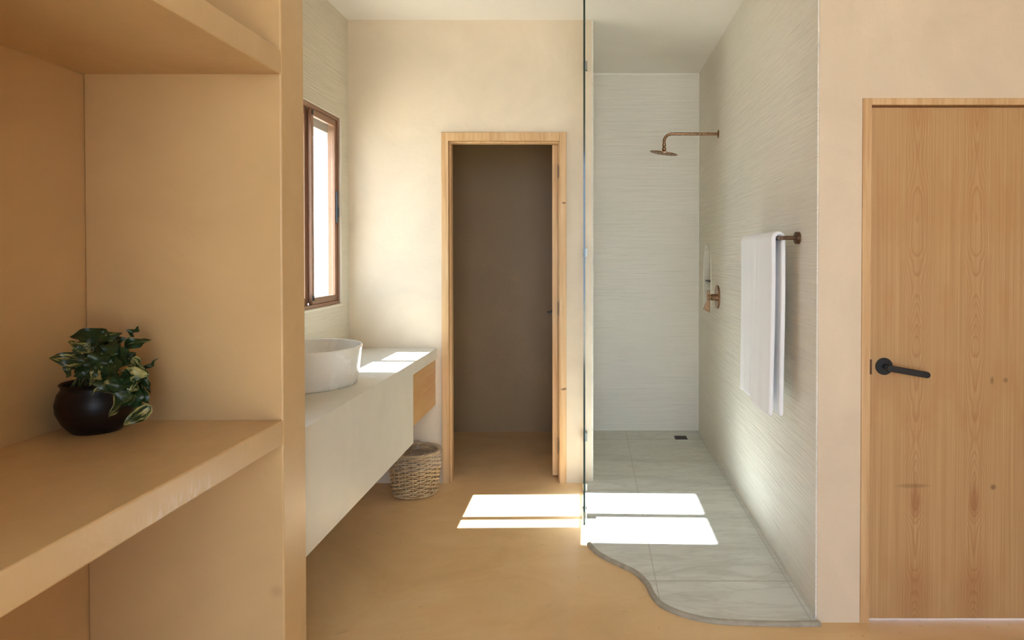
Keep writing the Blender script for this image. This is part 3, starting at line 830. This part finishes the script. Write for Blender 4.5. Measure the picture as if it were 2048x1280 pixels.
leaf_bm = new(); luv = leaf_bm.verts.layers.float_vector.new('leafuv'); stem_bm = new()
SC = 1.0 / 1365
def wpt(px, py, y): # approximate place on the shelf seen from the doorway
    return Vector(((px - 1181) * y * SC, y, 1.5 - (py - 510) * y * SC))
def leaf(base, tip, width, nrm, bend=0.12, cup=0.35, shift=0.0, seed=0):
    base, tip = Vector(base), Vector(tip); d = tip - base; L = d.length; d.normalize()
    nrm = Vector(nrm); nrm = (nrm - nrm.dot(d) * d).normalized(); sd_ = d.cross(nrm).normalized()
    NU, NV = 12, 6; rows = []
    for i in range(NU + 1):
        u = i / NU
        wv = (math.sin(PI * min(1, u * 1.0) ** 0.62)) ** 0.85 * (1 - 0.15 * u) if 0 < u < 1 else 0.0
        back = -0.07 * L if u < 0.12 else 0
        row = []
        for j in range(-NV // 2, NV // 2 + 1):
            v = j / (NV / 2)
            p = base + d * (u * L + (back * abs(v) if u < 0.12 else 0)) + sd_ * v * wv * width / 2
            p += nrm * (-(u - 0.35) ** 2 * bend * L * 2.2 + abs(v) * wv * width * 0.5 * cup + 0.012 * math.sin(u * 9 + seed) * abs(v) * wv)
            vt = leaf_bm.verts.new(p); vt[luv] = (v * 0.5 + seed * 3.7, u + seed * 1.3, shift); row.append(vt)
        rows.append(row)
    for r0, r1 in zip(rows, rows[1:]):
        for j in range(NV): leaf_bm.faces.new((r0[j], r0[j+1], r1[j+1], r1[j]))
def q(x, y): return (80 + x * 0.21875, 620 + y * 0.21875)
L = [ # base, tip, y base, y tip, width, cream shift
 ((380,470),(60,430),1.93,1.90,.050,.6), ((600,225),(235,235),1.96,1.95,.048,-.8), ((440,360),(235,295),1.93,1.91,.040,1.0), ((455,300),(735,205),1.96,1.97,.042,.2),
 ((825,240),(890,145),1.98,1.99,.028,-1), ((770,335),(995,268),1.97,1.96,.034,.2), ((950,545),(1075,440),1.97,1.98,.014,0), ((955,605),(770,525),1.89,1.88,.028,2.0),
 ((830,450),(965,600),1.92,1.90,.038,1.2), ((590,560),(430,690),1.90,1.88,.044,.6), ((835,790),(580,975),1.87,1.85,.056,.5), ((990,893),(735,1065),1.88,1.86,.046,1.2),
 ((905,630),(790,775),1.88,1.87,.040,.8), ((620,655),(430,785),1.87,1.86,.014,1.2), ((960,640),(995,775),1.92,1.92,.014,0), ((300,500),(220,620),1.92,1.90,.034,.1),
 ((650,280),(640,410),1.94,1.90,.050,-.6), ((560,400),(500,540),1.91,1.88,.058,-.8), ((700,400),(800,500),1.92,1.89,.062,-.8), ((660,480),(670,665),1.90,1.86,.066,-.3),
 ((480,370),(570,300),1.96,1.97,.046,-.6), ((440,420),(470,520),1.92,1.90,.048,-.6), ((870,690),(965,860),1.90,1.89,.046,-.4), ((560,470),(370,400),1.95,1.95,.036,-1),
 ((500,300),(330,250),1.99,2.00,.046,-1), ((720,330),(640,240),2.0,2.01,.042,0), ((620,330),(540,215),2.01,2.02,.040,-.8), ((760,560),(850,680),1.90,1.87,.056,-.6),
 ((560,600),(610,740),1.89,1.86,.056,-.7), ((740,640),(690,800),1.88,1.86,.060,-.7), ((830,760),(900,905),1.89,1.87,.050,-.5), ((430,560),(350,640),1.93,1.91,.044,-.7),
 ((780,430),(900,470),1.95,1.95,.040,.5), ((640,300),(770,260),2.0,2.0,.036,-.3), ((330,520),(440,600),1.92,1.92,.05,-.6), ((900,560),(940,700),1.93,1.91,.046,.2),
 ((600,380),(420,330),1.96,1.96,.046,-.9), ((760,380),(620,500),1.93,1.90,.050,-.8), ((520,540),(540,640),1.90,1.87,.040,1.6)]
for i, (a, c, ya, yc, wd, sh_) in enumerate(L):
    pa, pb = wpt(*q(*a), ya), wpt(*q(*c), yc)
    nr = Vector((random.uniform(-.3, .45), -1, random.uniform(-.05, .7)))
    if i in (0, 1, 3, 5): nr = Vector((0.1, -1, 0.45))
    leaf(pa, pb, wd, nr, bend=random.uniform(.05, .22), cup=random.uniform(.1, .4), shift=sh_, seed=i + 1)
    root = Vector((px_ + random.uniform(-.05, .05), py_ + random.uniform(-.05, .04), pz_ + 0.128))
    mid = (root + pa) / 2 + Vector((random.uniform(-.01, .01), -0.01, 0.035))
    pts = [root * (1-t)**2 + mid * 2*t*(1-t) + pa * t*t for t in [s / 8 for s in range(9)]]
    tube(stem_bm, pts, 0.0017, 6)
obj('foliage', leaf_bm, M_LEAF, pp, smooth=True, angle=180)
ksm = NT('green_stem'); ksm.col(ksm.ramp(ksm.noise(ksm.pos, 40, 2), [(0.3, (0.05, 0.09, 0.03)), (0.7, (0.16, 0.20, 0.08))])); ksm.set(rough=0.4)
obj('stems', stem_bm, ksm.m, pp, smooth=True, angle=180)
